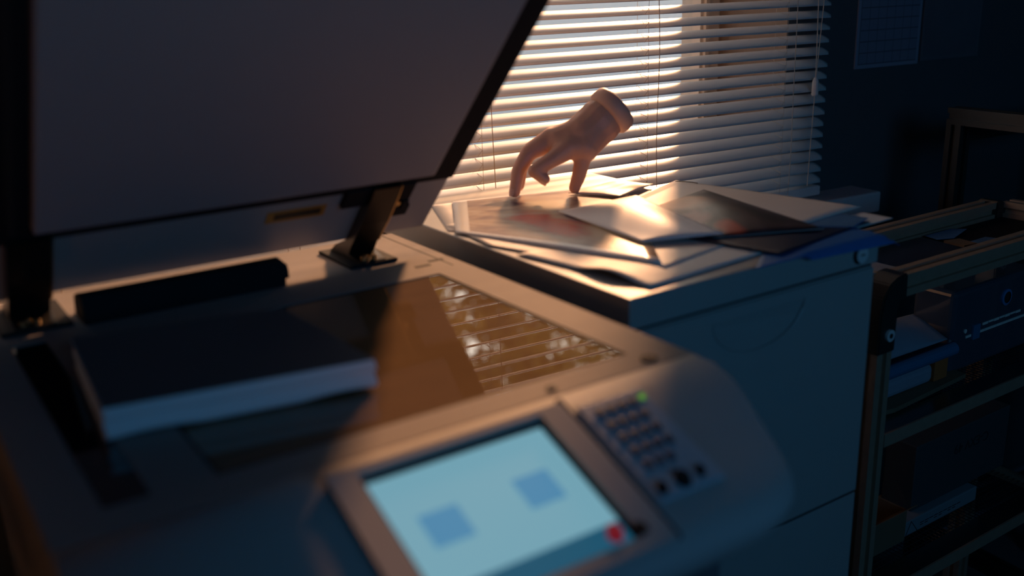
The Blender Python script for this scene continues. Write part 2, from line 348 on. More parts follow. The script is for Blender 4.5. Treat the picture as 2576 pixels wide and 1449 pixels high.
tree(3.0, 23.6, 11.0, 2.2, 6, 'golden autumn tree at the back, behind the gap far from the sun')

# ================================================================== VENETIAN BLIND
BY = 1.295; SX0, SX1 = -0.33, 1.392; PITCH = 0.021; 
def slat_tilt(z): return R(min(25, max(20, 20 + (EYE - 0.05 - z) / 0.19 * 5)))
bl = thing('venetian_blind', 'pale horizontal slat blind hanging in front of the sunlit window', 'blind', (0.5, BY, 0.912), frame='W')
def slat_mesh():
    bm = bmesh.new(); top = []; n = 6; xs = [SX0, SX0 + 0.006, SX1 - 0.006, SX1]
    rows = []
    for x, sc in zip(xs, (0.55, 1, 1, 0.55)):
        row = []
        for s in (1, -1):
            r_ = []
            for i in range(n + 1):
                a = (i / n - 0.5) * 0.033 * sc; h = 0.0027 * (1 - (2 * i / n - 1) ** 2 * sc * sc) + s * 0.00018
                y, z = a, h
                r_.append(bm.verts.new((x - 0.5, y, z)))
            row.append(r_)
        rows.append(row)
    for A, Bq in zip(rows, rows[1:]):
        for s in (0, 1):
            for i in range(n): bm.faces.new((A[s][i], A[s][i + 1], Bq[s][i + 1], Bq[s][i])).smooth = True
        for i in (0, n): bm.faces.new((A[0][i], Bq[0][i], Bq[1][i], A[1][i]))
    for row in (rows[0], rows[-1]):
        for i in range(n): bm.faces.new((row[0][i], row[1][i], row[1][i + 1], row[0][i + 1]))
    bmesh.ops.recalc_face_normals(bm, faces=bm.faces)
    me = bpy.data.meshes.new('slat'); bm.to_mesh(me); bm.free(); me.materials.append(M['slat']); return me
sme = slat_mesh(); slat_z = []
for k in range(-7, 45):
    z = EYE - 0.216 + PITCH * k; slat_z.append(z)
    o = bpy.data.objects.new('slat', sme); C.objects.link(o); o.parent = bl; o.location = (0, random.uniform(-.0006, .0006), z - 0.912 + random.uniform(-.0005, .0005)); o.rotation_euler = (slat_tilt(z) + random.uniform(-.03, .03), random.uniform(-.0006, .0006), 0)
add('bottom_rail', B(SX0, SX1, BY - 0.012, BY + 0.012, slat_z[0] - 0.032, slat_z[0] - 0.014, bev=0.003), M['slat'], bl)
add('head_rail', B(SX0, SX1, BY - 0.016, BY + 0.02, slat_z[-1] + 0.015, slat_z[-1] + 0.05, bev=0.002), M['slat'], bl)
hc = 0.0167 * math.cos(R(34))
for cx in (0.07, 0.375, 0.68, 0.985, 1.285):
    bm = bmesh.new()
    for sy in (-1, 1):
        tube(bm, [(cx, BY + sy * (hc + 0.0012), slat_z[0] - 0.02), (cx, BY + sy * (hc + 0.0012), slat_z[-1] + 0.02)], 0.0004, 4)
    for z in slat_z:
        hs = 0.0167 * math.sin(slat_tilt(z))
        tube(bm, [(cx - 0.008, BY - hc - 0.001, z - hs), (cx, BY - hc - 0.001, z - hs + 0.009), (cx + 0.002, BY + hc, z + hs)], 0.0004, 4)
    add('ladder_cord', bm, M['cord'], bl)
    pts = [(cx + 0.016 + 0.0015 * math.sin(i * 0.9 + cx * 9), BY - 0.020 - 0.001 * math.sin(i * 1.3), slat_z[0] - 0.03 + (slat_z[-1] - slat_z[0] + 0.06) * i / 24) for i in range(25)]
    add('lift_cord', T(pts, 0.0007, 5), M['cord'], bl)
add('pull_cord', T([(1.341, BY - 0.022, slat_z[-1] + .02), (1.345, BY - .024, EYE - .05), (1.349, BY - 0.024, EYE - 0.178)], 0.0008, 5), M['cord'], bl)
add('pull_cord', T([(1.362, BY - 0.022, slat_z[-1] + .02), (1.358, BY - .024, EYE - .05), (1.350, BY - 0.024, EYE - 0.178)], 0.0008, 5), M['cord'], bl)
add('pull_cord', T([(1.349, BY - 0.024, EYE - 0.205), (1.346, BY - .024, EYE - .30), (1.344, BY - 0.024, EYE - 0.37)], 0.0008, 5), M['cord'], bl)
add('cord_tassel', T([(1.349, BY - 0.024, EYE - 0.176), (1.349, BY - 0.024, EYE - 0.182), (1.349, BY - 0.024, EYE - 0.205), (1.349, BY - 0.024, EYE - 0.208)], [0.003, 0.0055, 0.0062, 0.005], 10), M['cream'], bl)

# wall planner and poster
def grid_mat():
    m = mat('planner_print', (0.5, 0.55, 0.62), 0.6); n, l, uv, sp = uv_nodes(m); p = n['Principled BSDF']
    fx = math_node(n, l, 'FRACT', math_node(n, l, 'MULTIPLY', sp.outputs[0], 7.0)); fy = math_node(n, l, 'FRACT', math_node(n, l, 'MULTIPLY', sp.outputs[1], 17.0))
    g = math_node(n, l, 'MAXIMUM', math_node(n, l, 'LESS_THAN', fx, 0.06), math_node(n, l, 'LESS_THAN', fy, 0.10))
    k = n.new('ShaderNodeMix'); k.data_type = 'RGBA'; k.inputs[6].default_value = (0.17, 0.20, 0.26, 1); k.inputs[7].default_value = (0.08, 0.09, 0.12, 1)
    l.new(g, k.inputs[0]); l.new(k.outputs[2], p.inputs['Base Color']); return m
def wall_print(name, x0, x1, z0, z1, m, label, rim):
    t = thing(name, label, 'poster', ((x0 + x1) / 2, WY - 0.004, EYE + z0), frame='W')
    add('backing', B(x0, x1, WY - 0.004, WY - 0.001, EYE + z0, EYE + z1), rim, t)
    bm = bmesh.new(); ul = bm.loops.layers.uv.new('UVMap'); e = 0.007
    f = bm.faces.new([bm.verts.new((x, WY - 0.0045, EYE + z)) for x, z in ((x0 + e, z0 + e), (x1 - e, z0 + e), (x1 - e, z1 - e), (x0 + e, z1 - e))])
    for lp, u in zip(f.loops, ((0, 0), (1, 0), (1, 1), (0, 1))): lp[ul].uv = u
    add('print', bm, m, t)
wall_print('wall_planner', 1.503, 1.679, -0.175, 0.19, grid_mat(), 'ruled planner chart on the dark wall right of the blind', mat('planner_rim', (0.24, 0.28, 0.35), 0.5))
wall_print('wall_poster', 1.686, 1.862, -0.171, 0.19, mat('poster_print', (0.11, 0.115, 0.13), 0.6, var=0.3, scale=9), 'dark blank poster beside the ruled planner', mat('poster_rim', (0.12, 0.125, 0.14), 0.5))

# ================================================================== COPIER (K coordinates, z from the eye)
G = -0.294
cop = thing('photocopier', 'grey office photocopier with its lid raised and a lit touch screen', 'photocopier', (0.295, 0.75, -EYE))
add('scanner_top', plate((0.05, 0.54), (0.545, 1.075), G - 0.045, G, [(0.155, 0.497, 0.576, 0.882), (0.085, 0.114, 0.576, 0.925)]), M['shell'], cop)
add('scanner_base', B(0.052, 0.538, 0.53, 1.073, G - 0.125, G - 0.0455), M['shell2'], cop)
add('body', B(0.06, 0.532, 0.50, 1.06, -EYE + 0.04, G - 0.126, bev=0.006), M['shell'], cop)
g = add('platen_glass', B(0.158, 0.494, 0.579, 0.879, G - 0.006, G - 0.0012), M['glass'], cop, label='dark brown scanner glass')
add('glass_gasket', plate((0.1552, 0.4968), (0.5762, 0.8818), G - 0.007, G - 0.0008, [(0.158, 0.494, 0.579, 0.879)]), M['black'], cop)
add('slit_glass', B(0.0855, 0.1135, 0.577, 0.924, G - 0.006, G - 0.001), M['slit'], cop, label='narrow black feeder slit')
# raised rear cover and small latch holes
bm = bmesh.new(); prism(bm, [(0.945, G), (0.945, G + 0.016), (0.951, G + 0.026), (0.966, G + 0.027), (0.985, G + 0.020), (0.992, G)], 'x', 0.152, 0.356)
bmesh.ops.bevel(bm, geom=[e for e in bm.edges if e.is_boundary is False and abs(e.verts[0].co.x - e.verts[1].co.x) < 1e-6 and e.verts[0].co.x > 0.355], offset=0.006, segments=3, affect='EDGES')
add('rear_cover', bm, M['black'], cop)
for (x, y) in ((0.497, 0.918), (0.520, 0.930)):
    add('latch_hole', B(x - 0.009, x + 0.009, y - 0.003, y + 0.003, G, G + 0.0004), M['black'], cop)
add('top_seam', B(0.524, 0.5255, 0.90, 1.07, G, G + 0.0003), M['gap'], cop)
add('front_screw', D((0.503, 0.556, G + 0.0008), 0.007, 0.0016), M['black'], cop)
add('front_screw', D((0.405, 0.556, G + 0.0008), 0.004, 0.0016), M['black'], cop)

# curved control panel
cp = [(.56, -.2945), (.535, -.2945), (.515, -.2965), (.49, -.306), (.46, -.318), (.43, -.3295), (.41, -.338), (.398, -.346), (.395, -.356), (.402, -.372), (.43, -.40), (.52, -.42)]
sp_ = [(.56, -.2945), (.536, -.2945), (.519, -.2955), (.497, -.304), (.484, -.314), (.471, -.331), (.464, -.343), (.459, -.355), (.457, -.366), (.462, -.381), (.475, -.395), (.52, -.42)]
bm = bmesh.new(); rows = []
xs = [0.05, 0.2, 0.35, 0.455] + [0.455 + 0.085 * t for t in (.2, .35, .5, .62, .73, .82, .89, .95, .985, 1.0)]
for x in xs:
    tt = max(0, (x - 0.455) / 0.085); wgt = 1 - math.sqrt(max(0, 1 - tt * tt))
    rows.append([bm.verts.new((x, a[0] * (1 - wgt) + b[0] * wgt, a[1] * (1 - wgt) + b[1] * wgt)) for a, b in zip(cp, sp_)])
for a, b in zip(rows, rows[1:]):
    for i in range(len(cp) - 1): bm.faces.new((a[i], b[i], b[i + 1], a[i + 1])).smooth = True
    bm.faces.new((a[0], a[-1], b[-1], b[0]))
bm.faces.new(rows[0]); bm.faces.new(rows[-1])
panel = add('control_panel', bm, M['panel'], cop)
SL = math.tan(R(21.5))
def pz(y): return -0.29378 + (y - 0.52) * SL
def panel_slab(x0, x1, y0, y1, lo, hi, bev=0.0, hole=None):
    """box laid on the sloping panel: y0 front, y1 rear"""
    bm = plate((x0, x1), (y0, y1), lo, hi, [hole]) if hole else B(x0, x1, y0, y1, lo, hi, bev=bev)
    for v in bm.verts: v.co.z += pz(v.co.y)
    return bm
scr = add('screen_bezel', panel_slab(0.2045, 0.387, 0.398, 0.5215, -0.004, 0.0055, hole=(0.224, 0.366, 0.407, 0.5165)), M['panel'], cop)
add('screen_inset', panel_slab(0.2242, 0.3658, 0.4072, 0.5163, -0.004, 0.0006), M['black'], scr)
disp = add('touch_screen', panel_slab(0.227, 0.3612, 0.4265, 0.5102, 0.0006, 0.0014), M['screen'], scr, label='glowing pale blue display')
add('screen_bar', panel_slab(0.227, 0.3612, 0.409, 0.4262, 0.0006, 0.0014), M['bar'], scr, label='dark teal strip along the display')
for (x0, x1, y0, y1) in ((0.2435, 0.2715, 0.4525, 0.4765), (0.3145, 0.342, 0.4545, 0.4785)):
    add('screen_icon', panel_slab(x0, x1, y0, y1, 0.0013, 0.0017), M['icon'], scr, label='blue square icon')
add('panel_groove', panel_slab(0.3895, 0.3935, 0.402, 0.53, -0.004, 0.0006), M['black'], cop)
kp = add('keypad', panel_slab(0.398, 0.458, 0.427, 0.517, -0.004, 0.002, bev=0.0008), M['keyplate'], cop)
for i in range(4):
    for j in range(5):
        x, y = 0.4115 + i * 0.0102, 0.505 - j * 0.0127
        if i == 3 and j == 4: continue
        add('key', panel_slab(x - 0.0031, x + 0.0031, y - 0.0036, y + 0.0036, 0.001, 0.0036, bev=0.0008), M['key'], kp)
def round_key(name, x, y, r, m, h=0.004):
    bm = D((x, y, 0.002 + h / 2), r, h, bev=0.1)
    for v in bm.verts: v.co.z += pz(v.co.y)
    return add(name, bm, m, kp)
round_key('round_button', 0.425, 0.4345, 0.0062, M['black']); round_key('round_button', 0.4055, 0.4335, 0.0042, M['black']); round_key('round_button', 0.442, 0.4350, 0.0036, M['black'])
round_key('indicator_lamp', 0.452, 0.507, 0.0024, M['led'], 0.002)
bm = D((0.3500, 0.4165, 0.005), 0.0056, 0.004, bev=0.1)
for v in bm.verts: v.co.z += pz(v.co.y)
add('stop_button', bm, M['red'], cop, label='round red button')
bm = D((0.368, 0.4125, 0.004), 0.0055, 0.0035, bev=0.1)
for v in bm.verts: v.co.z += pz(v.co.y)
add('start_button', bm, M['black'], cop)
add('front_door', B(0.065, 0.527, 0.492, 0.4999, -1.2, G - 0.15, bev=0.003), M['shell2'], cop)
add('paper_drawer', B(0.065, 0.527, 0.486, 0.4919, -1.2, -0.95, bev=0.003), M['shell'], cop)

# lid, leaning forward at 45 degrees from its hinge line
LA = R(45); P0 = Vector((0, 0.991, -0.270)); LS = 1.0389; LD = Vector((0, -math.cos(LA), math.sin(LA))); LN = Vector((0, math.sin(LA), math.cos(LA)))
def lidify(bm):
    """x stays, y = distance up the lid, z = depth behind its underside"""
    for v in bm.verts: v.co = Vector((v.co.x * LS, 0, 0)) + P0 + LD * v.co.y * LS + LN * v.co.z
    return bm
lid = add('lid', lidify(B(0.0, 0.52, 0.0, 0.425, 0.0, 0.055, bev=0.004, seg=3)), M['lidshell'], cop)
add('lid_frame', lidify(plate((0.062, 0.5185), (0.098, 0.42), -0.004, 0.0005, [(0.110, 0.4905, 0.113, 0.41)])), M['black'], lid)
add('white_pad', lidify(B(0.111, 0.4895, 0.1135, 0.4095, -0.010, 0.0, bev=0.003)), M['pad'], lid, label='pale document pad')
add('pad_slot', lidify(B(0.092, 0.099, 0.11, 0.41, -0.0052, -0.0042)), M['gap'], lid)
add('hinge_plate', lidify(B(0.397, 0.475, 0.073, 0.101, -0.006, 0.0, bev=0.001)), M['black'], lid)
add('hinge_plate', lidify(B(0.452, 0.482, 0.040, 0.058, -0.004, 0.0, bev=0.001)), M['black'], lid)
add('hinge_rib', lidify(B(0.4545, 0.459, 0.006, 0.073, -0.010, 0.0)), M['black'], lid)
add('hinge_rib', lidify(B(0.468, 0.474, 0.058, 0.073, -0.008, 0.0)), M['black'], lid)
add('lid_screw', lidify(D((0.4635, 0.066, -0.003), 0.0035, 0.006)), M['brass'], lid)
lb = add('warning_label', lidify(B(0.321, 0.383, 0.060, 0.079, -0.0005, 0.0)), M['label'], lid, label='dark orange warning strip')
add('label_text', lidify(B(0.329, 0.378, 0.0645, 0.0745, -0.0008, -0.0005)), M['labeltxt'], lb)
# hinges
def hinge(x0, x1, name):
    h = add(name, PR([(1.04, G), (0.955, G), (0.958, G + 0.005), (0.985, G + 0.010), (0.975, G + 0.022), (0.945, G + 0.050), (0.92, G + 0.078), (0.906, G + 0.094), (0.918, G + 0.103), (0.945, G + 0.072), (0.991, G + 0.025), (1.02, G + 0.014)], 'x', x0, x1), M['blackmetal'], cop)
    add('hinge_foot', B(x0 - 0.012, x1 + 0.014, 0.955, 1.042, G, G + 0.004, bev=0.001), M['black'], h)
    add('hinge_cheek', PR([(0.974, G + 0.023), (0.945, G + 0.051), (0.92, G + 0.079), (0.908, G + 0.094), (0.917, G + 0.100), (0.943, G + 0.071), (0.982, G + 0.028)], 'x', x1, x1 + 0.002), M['brass'], h)
    for (dx, y) in ((0.004, 0.946), (0.016, 0.944), (0.010, 0.952)):
        add('hinge_screw', D((x0 + dx + 0.004, y + 0.018, G + 0.007), 0.0032, 0.006), M['brass'], h)
hinge(0.440, 0.472, 'hinge'); hinge(0.094, 0.130, 'hinge')

# paper pad lying on the glass
bm = bmesh.new(); uvn = 24; hgt = 0.0235
def pad_pt(u, v, z):
    q = ((0.1095, 0.672), (0.3005, 0.640), (0.292, 0.806), (0.122, 0.838))
    x = (q[0][0] * (1 - u) + q[1][0] * u) * (1 - v) + (q[3][0] * (1 - u) + q[2][0] * u) * v
    y = (q[0][1] * (1 - u) + q[1][1] * u) * (1 - v) + (q[3][1] * (1 - u) + q[2][1] * u) * v
    return (x, y, z)
lay = 9; grid = {}
for k in range(lay + 1):
    for i in range(uvn + 1):
        for j in (0, 1):
            u = i / uvn; sag = 0.0022 * math.sin(u * 9) * (1 - k / lay); off = 0.0008 * ((k * 7919) % 5 - 2) / 2
            x, y, z = pad_pt(u, j, G + 0.0003 + max(0.0002, hgt * k / lay + max(0, sag)))
            grid[k, i, j] = bm.verts.new((x + off, y + off * (1 if j else -1), z))
for k in range(lay):
    for i in range(uvn):
        for j in (0, 1): bm.faces.new((grid[k, i, j], grid[k, i + 1, j], grid[k + 1, i + 1, j], grid[k + 1, i, j]))
    for i in (0, uvn): bm.faces.new((grid[k, i, 0], grid[k, i, 1], grid[k + 1, i, 1], grid[k + 1, i, 0]))
for k in (0, lay):
    for i in range(uvn): bm.faces.new((grid[k, i, 0], grid[k, i + 1, 0], grid[k, i + 1, 1], grid[k, i, 1]))
o = add('paper_pad', bm, M['glossy'], None, (0.205, 0.74, G - 0.0012)); tag(o, 'thick pad of white paper with a dark cover lying on the scanner glass', 'paper pad')
bm = bmesh.new(); q_ = [pad_pt(u, v, 0) for u, v in ((0.004, 0.004), (0.996, 0.004), (0.996, 0.996), (0.004, 0.996))]
prism(bm, [(p[0], p[1]) for p in q_], 'z', G + hgt + 0.0004, G + hgt + 0.0012); add('cover', bm, M['padcover'], o, label='dark grey cover')

# ================================================================== CABINET beside the copier
CX0, CX1, CY0, CY1, CT = 0.565, 0.930, 0.652, 1.165, -0.280
cab = thing('side_cabinet', 'grey printer cabinet beside the copier with papers spread on top', 'cabinet', ((CX0 + CX1) / 2, 0.9, -EYE))
top = add('cabinet_top', B(CX0, CX1, CY0, CY1, CT - 0.031, CT, bev=0.0015), M['cab'], cab)
add('cabinet_gap', B(CX0 + 0.004, CX1 - 0.006, CY0 + 0.004, CY1, CT - 0.0345, CT - 0.031), M['gap'], cab)
body = add('cabinet_body', B(CX0 + 0.002, CX1 - 0.005, CY0 + 0.003, CY1, -EYE + 0.03, CT - 0.0345, bev=0.001), M['cab'], cab)
add('top_lock', D((0.898, CY0 - 0.0015, -0.2965), 0.0085, 0.004, axis='y', n=24, bev=-0.1), M['chrome'], top, label='round silver lock')
add('lock_ring', D((0.8965, CY0 - 0.0004, -0.2965), 0.0108, 0.001, axis='y', n=24), M['black'], top)
add('lock_slot', B(0.8945, 0.9015, CY0 - 0.0042, CY0 - 0.0030, -0.2972, -0.2958), M['gap'], top)
# front door with a half-moon finger recess cut into it
def door_mesh(x0, x1, z0, z1, y0, y1, cx, rx, rz, zt, dep):
    bm = bmesh.new(); n = 24
    arc = [(cx - rx * math.cos(math.pi * i / n), zt - rz * math.sin(math.pi * i / n)) for i in range(n + 1)]
    V = lambda p, y: bm.verts.new((p[0], y, p[1]))
    front = [V(p, y0) for p in arc]; back = [V(p, y0 + dep * min(1, 3 * math.sin(math.pi * i / n))) for i, p in enumerate(arc)]
    for i in range(n): bm.faces.new((front[i], front[i + 1], back[i + 1], back[i]))
    bm.faces.new(back)
    bm.faces.new([front[0], front[-1]] + [back[-1], back[0]])
    tl, tr, br, b_l = V((x0, z1), y0), V((x1, z1), y0), V((x1, z0), y0), V((x0, z0), y0)
    h = n // 2
    bm.faces.new([tl, tr, front[-1], front[0]]); bm.faces.new([tl] + front[:h + 1] + [b_l]); bm.faces.new([tr, br] + front[h:][::1] if False else [tr, br, front[h]] + front[h + 1:]); bm.faces.new([b_l, front[h], br])
    bm2 = [V(p, y1) for p in ((x0, z1), (x1, z1), (x1, z0), (x0, z0))]
    for a, b in ((0, 1), (1, 2), (2, 3), (3, 0)):
        F_ = (tl, tr, br, b_l); bm.faces.new((F_[a], F_[b], bm2[b], bm2[a]))
    return bm
door = add('cabinet_door', door_mesh(CX0 + 0.003, CX1 - 0.006, -0.594, CT - 0.036, CY0, CY0 + 0.0029, 0.741, 0.068, 0.042, -0.328, 0.0024), M['cab'], cab)
add('cabinet_door', B(CX0 + 0.003, CX1 - 0.006, CY0, CY0 + 0.0029, -1.18, -0.598, bev=0.001), M['cab'], cab)
add('door_line', B(CX0 + 0.004, CX1 - 0.007, CY0 + 0.0015, CY0 + 0.003, -0.598, -0.594), M['gap'], cab)
bm = bmesh.new()
pts = [(0.741 - 0.068 * math.cos(math.pi * i / 20), CY0 - 0.0002, -0.328 - 0.042 * math.sin(math.pi * i / 20)) for i in range(21)]
tube(bm, pts, 0.0009, 5); add('recess_rim', bm, M['cab'], door)
for (x, y) in ((0.60, 0.69), (0.89, 0.69), (0.60, 1.12), (0.89, 1.12)):
    add('castor', D((x, y, -EYE + 0.016), 0.016, 0.02, axis='x'), M['black'], cab)

# ------------------------------------------------------------------ papers on the cabinet
PG = 'papers spread over the cabinet top'
zt = CT + 0.0004
photoE = photo_mat('photo_print_red', [(0.25, (0.14, 0.09, 0.10)), (0.42, (0.30, 0.20, 0.17)), (0.55, (0.50, 0.38, 0.28)), (0.72, (0.64, 0.52, 0.44))], 4.0, (0.08, 0.0, 0.03, 0.07), 0.24, (1, 2.2), 3.1,
                   [(0.50, 0.34, 0.15, (0.70, 0.60, 0.42)), (0.86, 0.74, 0.18, (0.72, 0.60, 0.42)), (0.42, 0.58, 0.13, (0.62, 0.07, 0.04)), (0.58, 0.72, 0.13, (0.58, 0.09, 0.06)), (0.29, 0.22, 0.12, (0.08, 0.07, 0.10)), (0.68, 0.48, 0.11, (0.22, 0.15, 0.22))])
photoG = photo_mat('photo_print_dark', [(0.3, (0.012, 0.010, 0.014)), (0.5, (0.04, 0.022, 0.022)), (0.7, (0.09, 0.05, 0.05))], 2.6, (0, 0, 0, 0), 0.42, (1, 1), 8.3,
                   [(0.35, 0.15, 0.34, (0.72, 0.46, 0.30)), (0.25, 0.86, 0.12, (0.50, 0.06, 0.03)), (0.12, 0.55, 0.16, (0.42, 0.24, 0.20))])
sheet('paper_sheet', [(.626, 1.124, zt), (.925, 1.068, zt), (.813, .728, zt), (.570, .985, zt)], M['paper'], 'large pale sheet lowest in the pile at the rear left corner', group=PG)
sheet('paper_sheet', [(.583, 1.011, zt + .0010), (.781, .967, zt + .0010), (.63, .694, zt + .0010), (.569, .896, zt + .0010)], M['paper'], 'white sheet showing under the photo print along the left edge', group=PG)
sheet('paper_sheet', [(.571, .844, zt + .0012), (.788, .828, zt + .0006), (.801, .682, zt + .0010), (.600, .662, zt + .0012)], M['paper'], 'white sheet at the front edge with its left side curling up', group=PG, bulge=0.0008,
      curl=lambda u, v: 0.007 * max(0, 1 - u * 3.5) * math.sin(math.pi * max(0, min(1, (v - .42) / .56))) ** 2)
sheet('photo_print', [(.655, 1.117, zt + .002), (.90, 1.052, zt + .003), (.655, .706, zt + .0036), (.570, .968, zt + .002)], photoE, 'large photo print with white border and red patches at the left', cat='photo', group=PG, bulge=0.004)
sheet('paper_sheet', [(.675, .911, zt + .0012), (.874, .848, zt + .0016), (.81, .735, zt + .0022), (.651, .698, zt + .0020)], M['cream'], 'pinkish sheet under the photo print and the white arched sheet, pointing at the front', group=PG, bulge=0.0003)
sheet('paper_sheet', [(.708, .951, zt + .0092), (.833, .95, zt + .0115), (.771, .735, zt + .0115), (.692, .778, zt + .0070)], M['glossy'], 'glossy white sheet arched up in the middle of the pile', group=PG, bulge=0.010)
sheet('paper_sheet', [(.815, .955, zt + .0012), (.969, 1.02, zt + .003), (1.009, .736, zt + .006), (.885, .722, zt + .006)], M['cream'], 'pale sheet with a pointed corner reaching over the right rear edge', group=PG, bulge=0.003)
sheet('photo_print', [(.80, .895, zt + .0065), (.928, .923, zt + .010), (.881, .689, zt + .008), (.765, .742, zt + .0065)], photoG, 'dark arched photo print right of the glossy white sheet', cat='photo', group=PG, bulge=0.014)
sheet('paper_sheet', [(.788, 1.036, zt + .0075), (.90, 1.072, zt + .0036), (.922, 1.015, zt + .0046), (.826, .974, zt + .0075)], M['cream'], 'crumpled cream sheet at the rear beside the hand', group=PG, bulge=0.002, wave=0.004, n=24)
sheet('paper_sheet', [(.746, .771, zt + .0048), (.911, .726, zt + .0040), (.964, .69, zt + .003), (.773, .656, zt + .0042)], M['navy'], 'dark navy sheet sticking out at the front right', group=PG, bulge=0.001)
sheet('paper_sheet', [(.89, .74, zt + .0005), (1.005, .731, zt + .0005), (1.007, .69, zt), (.90, .684, zt + .0004)], M['paper'], 'pale sheet corner poking out over the right edge above the rack', group=PG)
sheet('paper_sheet', [(.873, .728, zt + .0052), (.965, .741, zt + .005), (.97, .697, zt + .0045), (.922, .68, zt + .0045)], M['bluesheet'], 'small blue printed sheet under the pointed pale corner', group=PG)
sheet('paper_folder', [(.723, .646, zt + .0004), (.949, .639, zt + .0004), (.962, .692, zt + .0012), (.80, .700, zt + .0012)], M['bluefolder'], 'blue card folder drooping over the front right corner of the cabinet', cat='folder', bulge=0.0015, th=0.0008, n=24,
      zf=lambda p: -max(0, p.x - .9315, (.6505 - p.y) * (1 if p.x > .80 else 0)) * 0.8)
o = B(-0.012, 0.012, -0.0012, 0.0012, 0, 0.0006)
o = add('slot_mark', T([(.955, 1.006, zt + .0058), (.962, 0.996, zt + .0060), (.966, .985, zt + .0060), (.968, .975, zt + .0058)], 0.0006, 5), M['blackmetal'], None, (.962, .99, zt + .0052))
tag(o, 'small dark slot mark at the rear corner of the pale pointed sheet', 'slot mark')  # slot mark in the sheet, laid on as a thin dark tube

# ================================================================== HAND standing on its fingertips
J = {
'cuffEnd': ((0.8657, 1.0291, -0.1632), 0.0305), 'cuff': ((0.8430, 1.0350, -0.1810), 0.0312), 'wr': ((0.8348, 1.0369, -0.1875), 0.0305), 'palmA': ((0.8159, 1.0398, -0.2002), 0.0298), 'palmB': ((0.8042, 1.0464, -0.2033), 0.0265), 'palmC': ((0.7895, 1.0553, -0.2059), 0.0228), 'heel': ((0.8073, 1.0248, -0.2119), 0.020),
'th0': ((0.8059, 1.0246, -0.2149), 0.0155), 'th1': ((0.8003, 1.022, -0.2319), 0.0108), 'th2': ((0.7964, 1.0242, -0.2498), 0.0095), 'th3': ((0.7919, 1.0273, -0.2640), 0.0078),
'in0': ((0.7878, 1.0321, -0.2105), 0.0155), 'in1': ((0.7595, 1.0357, -0.2244), 0.0108), 'in2': ((0.7385, 1.0427, -0.2364), 0.0094), 'in3': ((0.748, 1.0349, -0.2471), 0.0080),
'mi0': ((0.7813, 1.062, -0.2025), 0.0165), 'mi1': ((0.7509, 1.073, -0.2174), 0.0112), 'mi2': ((0.7337, 1.0736, -0.24), 0.0096), 'mi3': ((0.7253, 1.0712, -0.2668), 0.0078),
'ri0': ((0.7956, 1.0776, -0.2026), 0.0158), 'ri1': ((0.7687, 1.0920, -0.2171), 0.0108), 'ri2': ((0.754, 1.0960, -0.2415), 0.0092), 'ri3': ((0.7484, 1.0945, -0.2655), 0.0076),
'pi0': ((0.8077, 1.0867, -0.2038), 0.0145), 'pi1': ((0.7873, 1.106, -0.2183), 0.0096), 'pi2': ((0.7742, 1.117, -0.235), 0.0084), 'pi3': ((0.7686, 1.1190, -0.251), 0.0072)}
hb = Vector((0.80, 1.05, -0.272))
bm = bmesh.new()
def capsule(a, b, n=14):
    (pa, ra), (pb, rb) = J[a], J[b]; pa = Vector(pa); pb = Vector(pb); L = (pb - pa).length
    t = (pb - pa).normalized(); pts, rs = [], []
    for i in range(5): th = math.pi / 2 * (1 - i / 4); pts.append(pa - t * ra * math.sin(th)); rs.append(max(0.0004, ra * math.cos(th)))
    for i in range(5): th = math.pi / 2 * i / 4; pts.append(pb + t * rb * math.sin(th)); rs.append(max(0.0004, rb * math.cos(th)))
    tube(bm, pts, rs, n)
for a, b in (('cuff', 'wr'), ('wr', 'palmA'), ('palmA', 'palmB'), ('palmB', 'palmC'), ('palmC', 'mi0'), ('palmB', 'mi0'), ('palmB', 'in0'), ('palmB', 'ri0'), ('palmA', 'pi0'), ('palmA', 'heel'), ('wr', 'heel'), ('heel', 'th0'), ('heel', 'in0'),
             ('th0', 'th1'), ('th1', 'th2'), ('th2', 'th3'), ('in0', 'in1'), ('in1', 'in2'), ('in2', 'in3'), ('mi0', 'mi1'), ('mi1', 'mi2'), ('mi2', 'mi3'), ('ri0', 'ri1'), ('ri1', 'ri2'), ('ri2', 'ri3'), ('pi0', 'pi1'), ('pi1', 'pi2'), ('pi2', 'pi3'), ('in0', 'mi0'), ('mi0', 'ri0'), ('ri0', 'pi0')):
    capsule(a, b)
tmp = bpy.data.meshes.new('hand_tmp'); bmesh.ops.translate(bm, verts=bm.verts, vec=-hb); bmesh.ops.recalc_face_normals(bm, faces=bm.faces); bm.to_mesh(tmp); bm.free()
to = bpy.data.objects.new('hand_tmp', tmp); C.objects.link(to)
rm = to.modifiers.new('r', 'REMESH'); rm.mode = 'VOXEL'; rm.voxel_size = 0.0016
sm = to.modifiers.new('s', 'SMOOTH'); sm.factor = 0.6; sm.iterations = 9
dg = bpy.context.evaluated_depsgraph_get(); hm = bpy.data.meshes.new_from_object(to.evaluated_get(dg)); bpy.data.objects.remove(to)
hand = bpy.data.objects.new('hand', hm); C.objects.link(hand); hm.materials.clear(); hm.materials.append(M['skin'])
for f in hm.polygons: f.use_smooth = True
hand.location = kloc(hb); hand.rotation_euler = (0, 0, KROT); BASE[hand.name] = hb
tag(hand, 'bare human hand ending at the wrist, standing on its fingertips on the photo prints', 'hand')
ca, cb = Vector(J['cuffEnd'][0]), Vector(J['wr'][0]); ax = (ca - cb).normalized()
bm = bmesh.new(); tube(bm, [ca - ax * 0.020, ca - ax * 0.016, ca - ax * 0.009, ca - ax * 0.002, ca + ax * 0.002, ca + ax * 0.0035, ca + ax * 0.004], [0.0295, 0.0332, 0.0342, 0.0336, 0.0312, 0.0275, 0.012], 28)
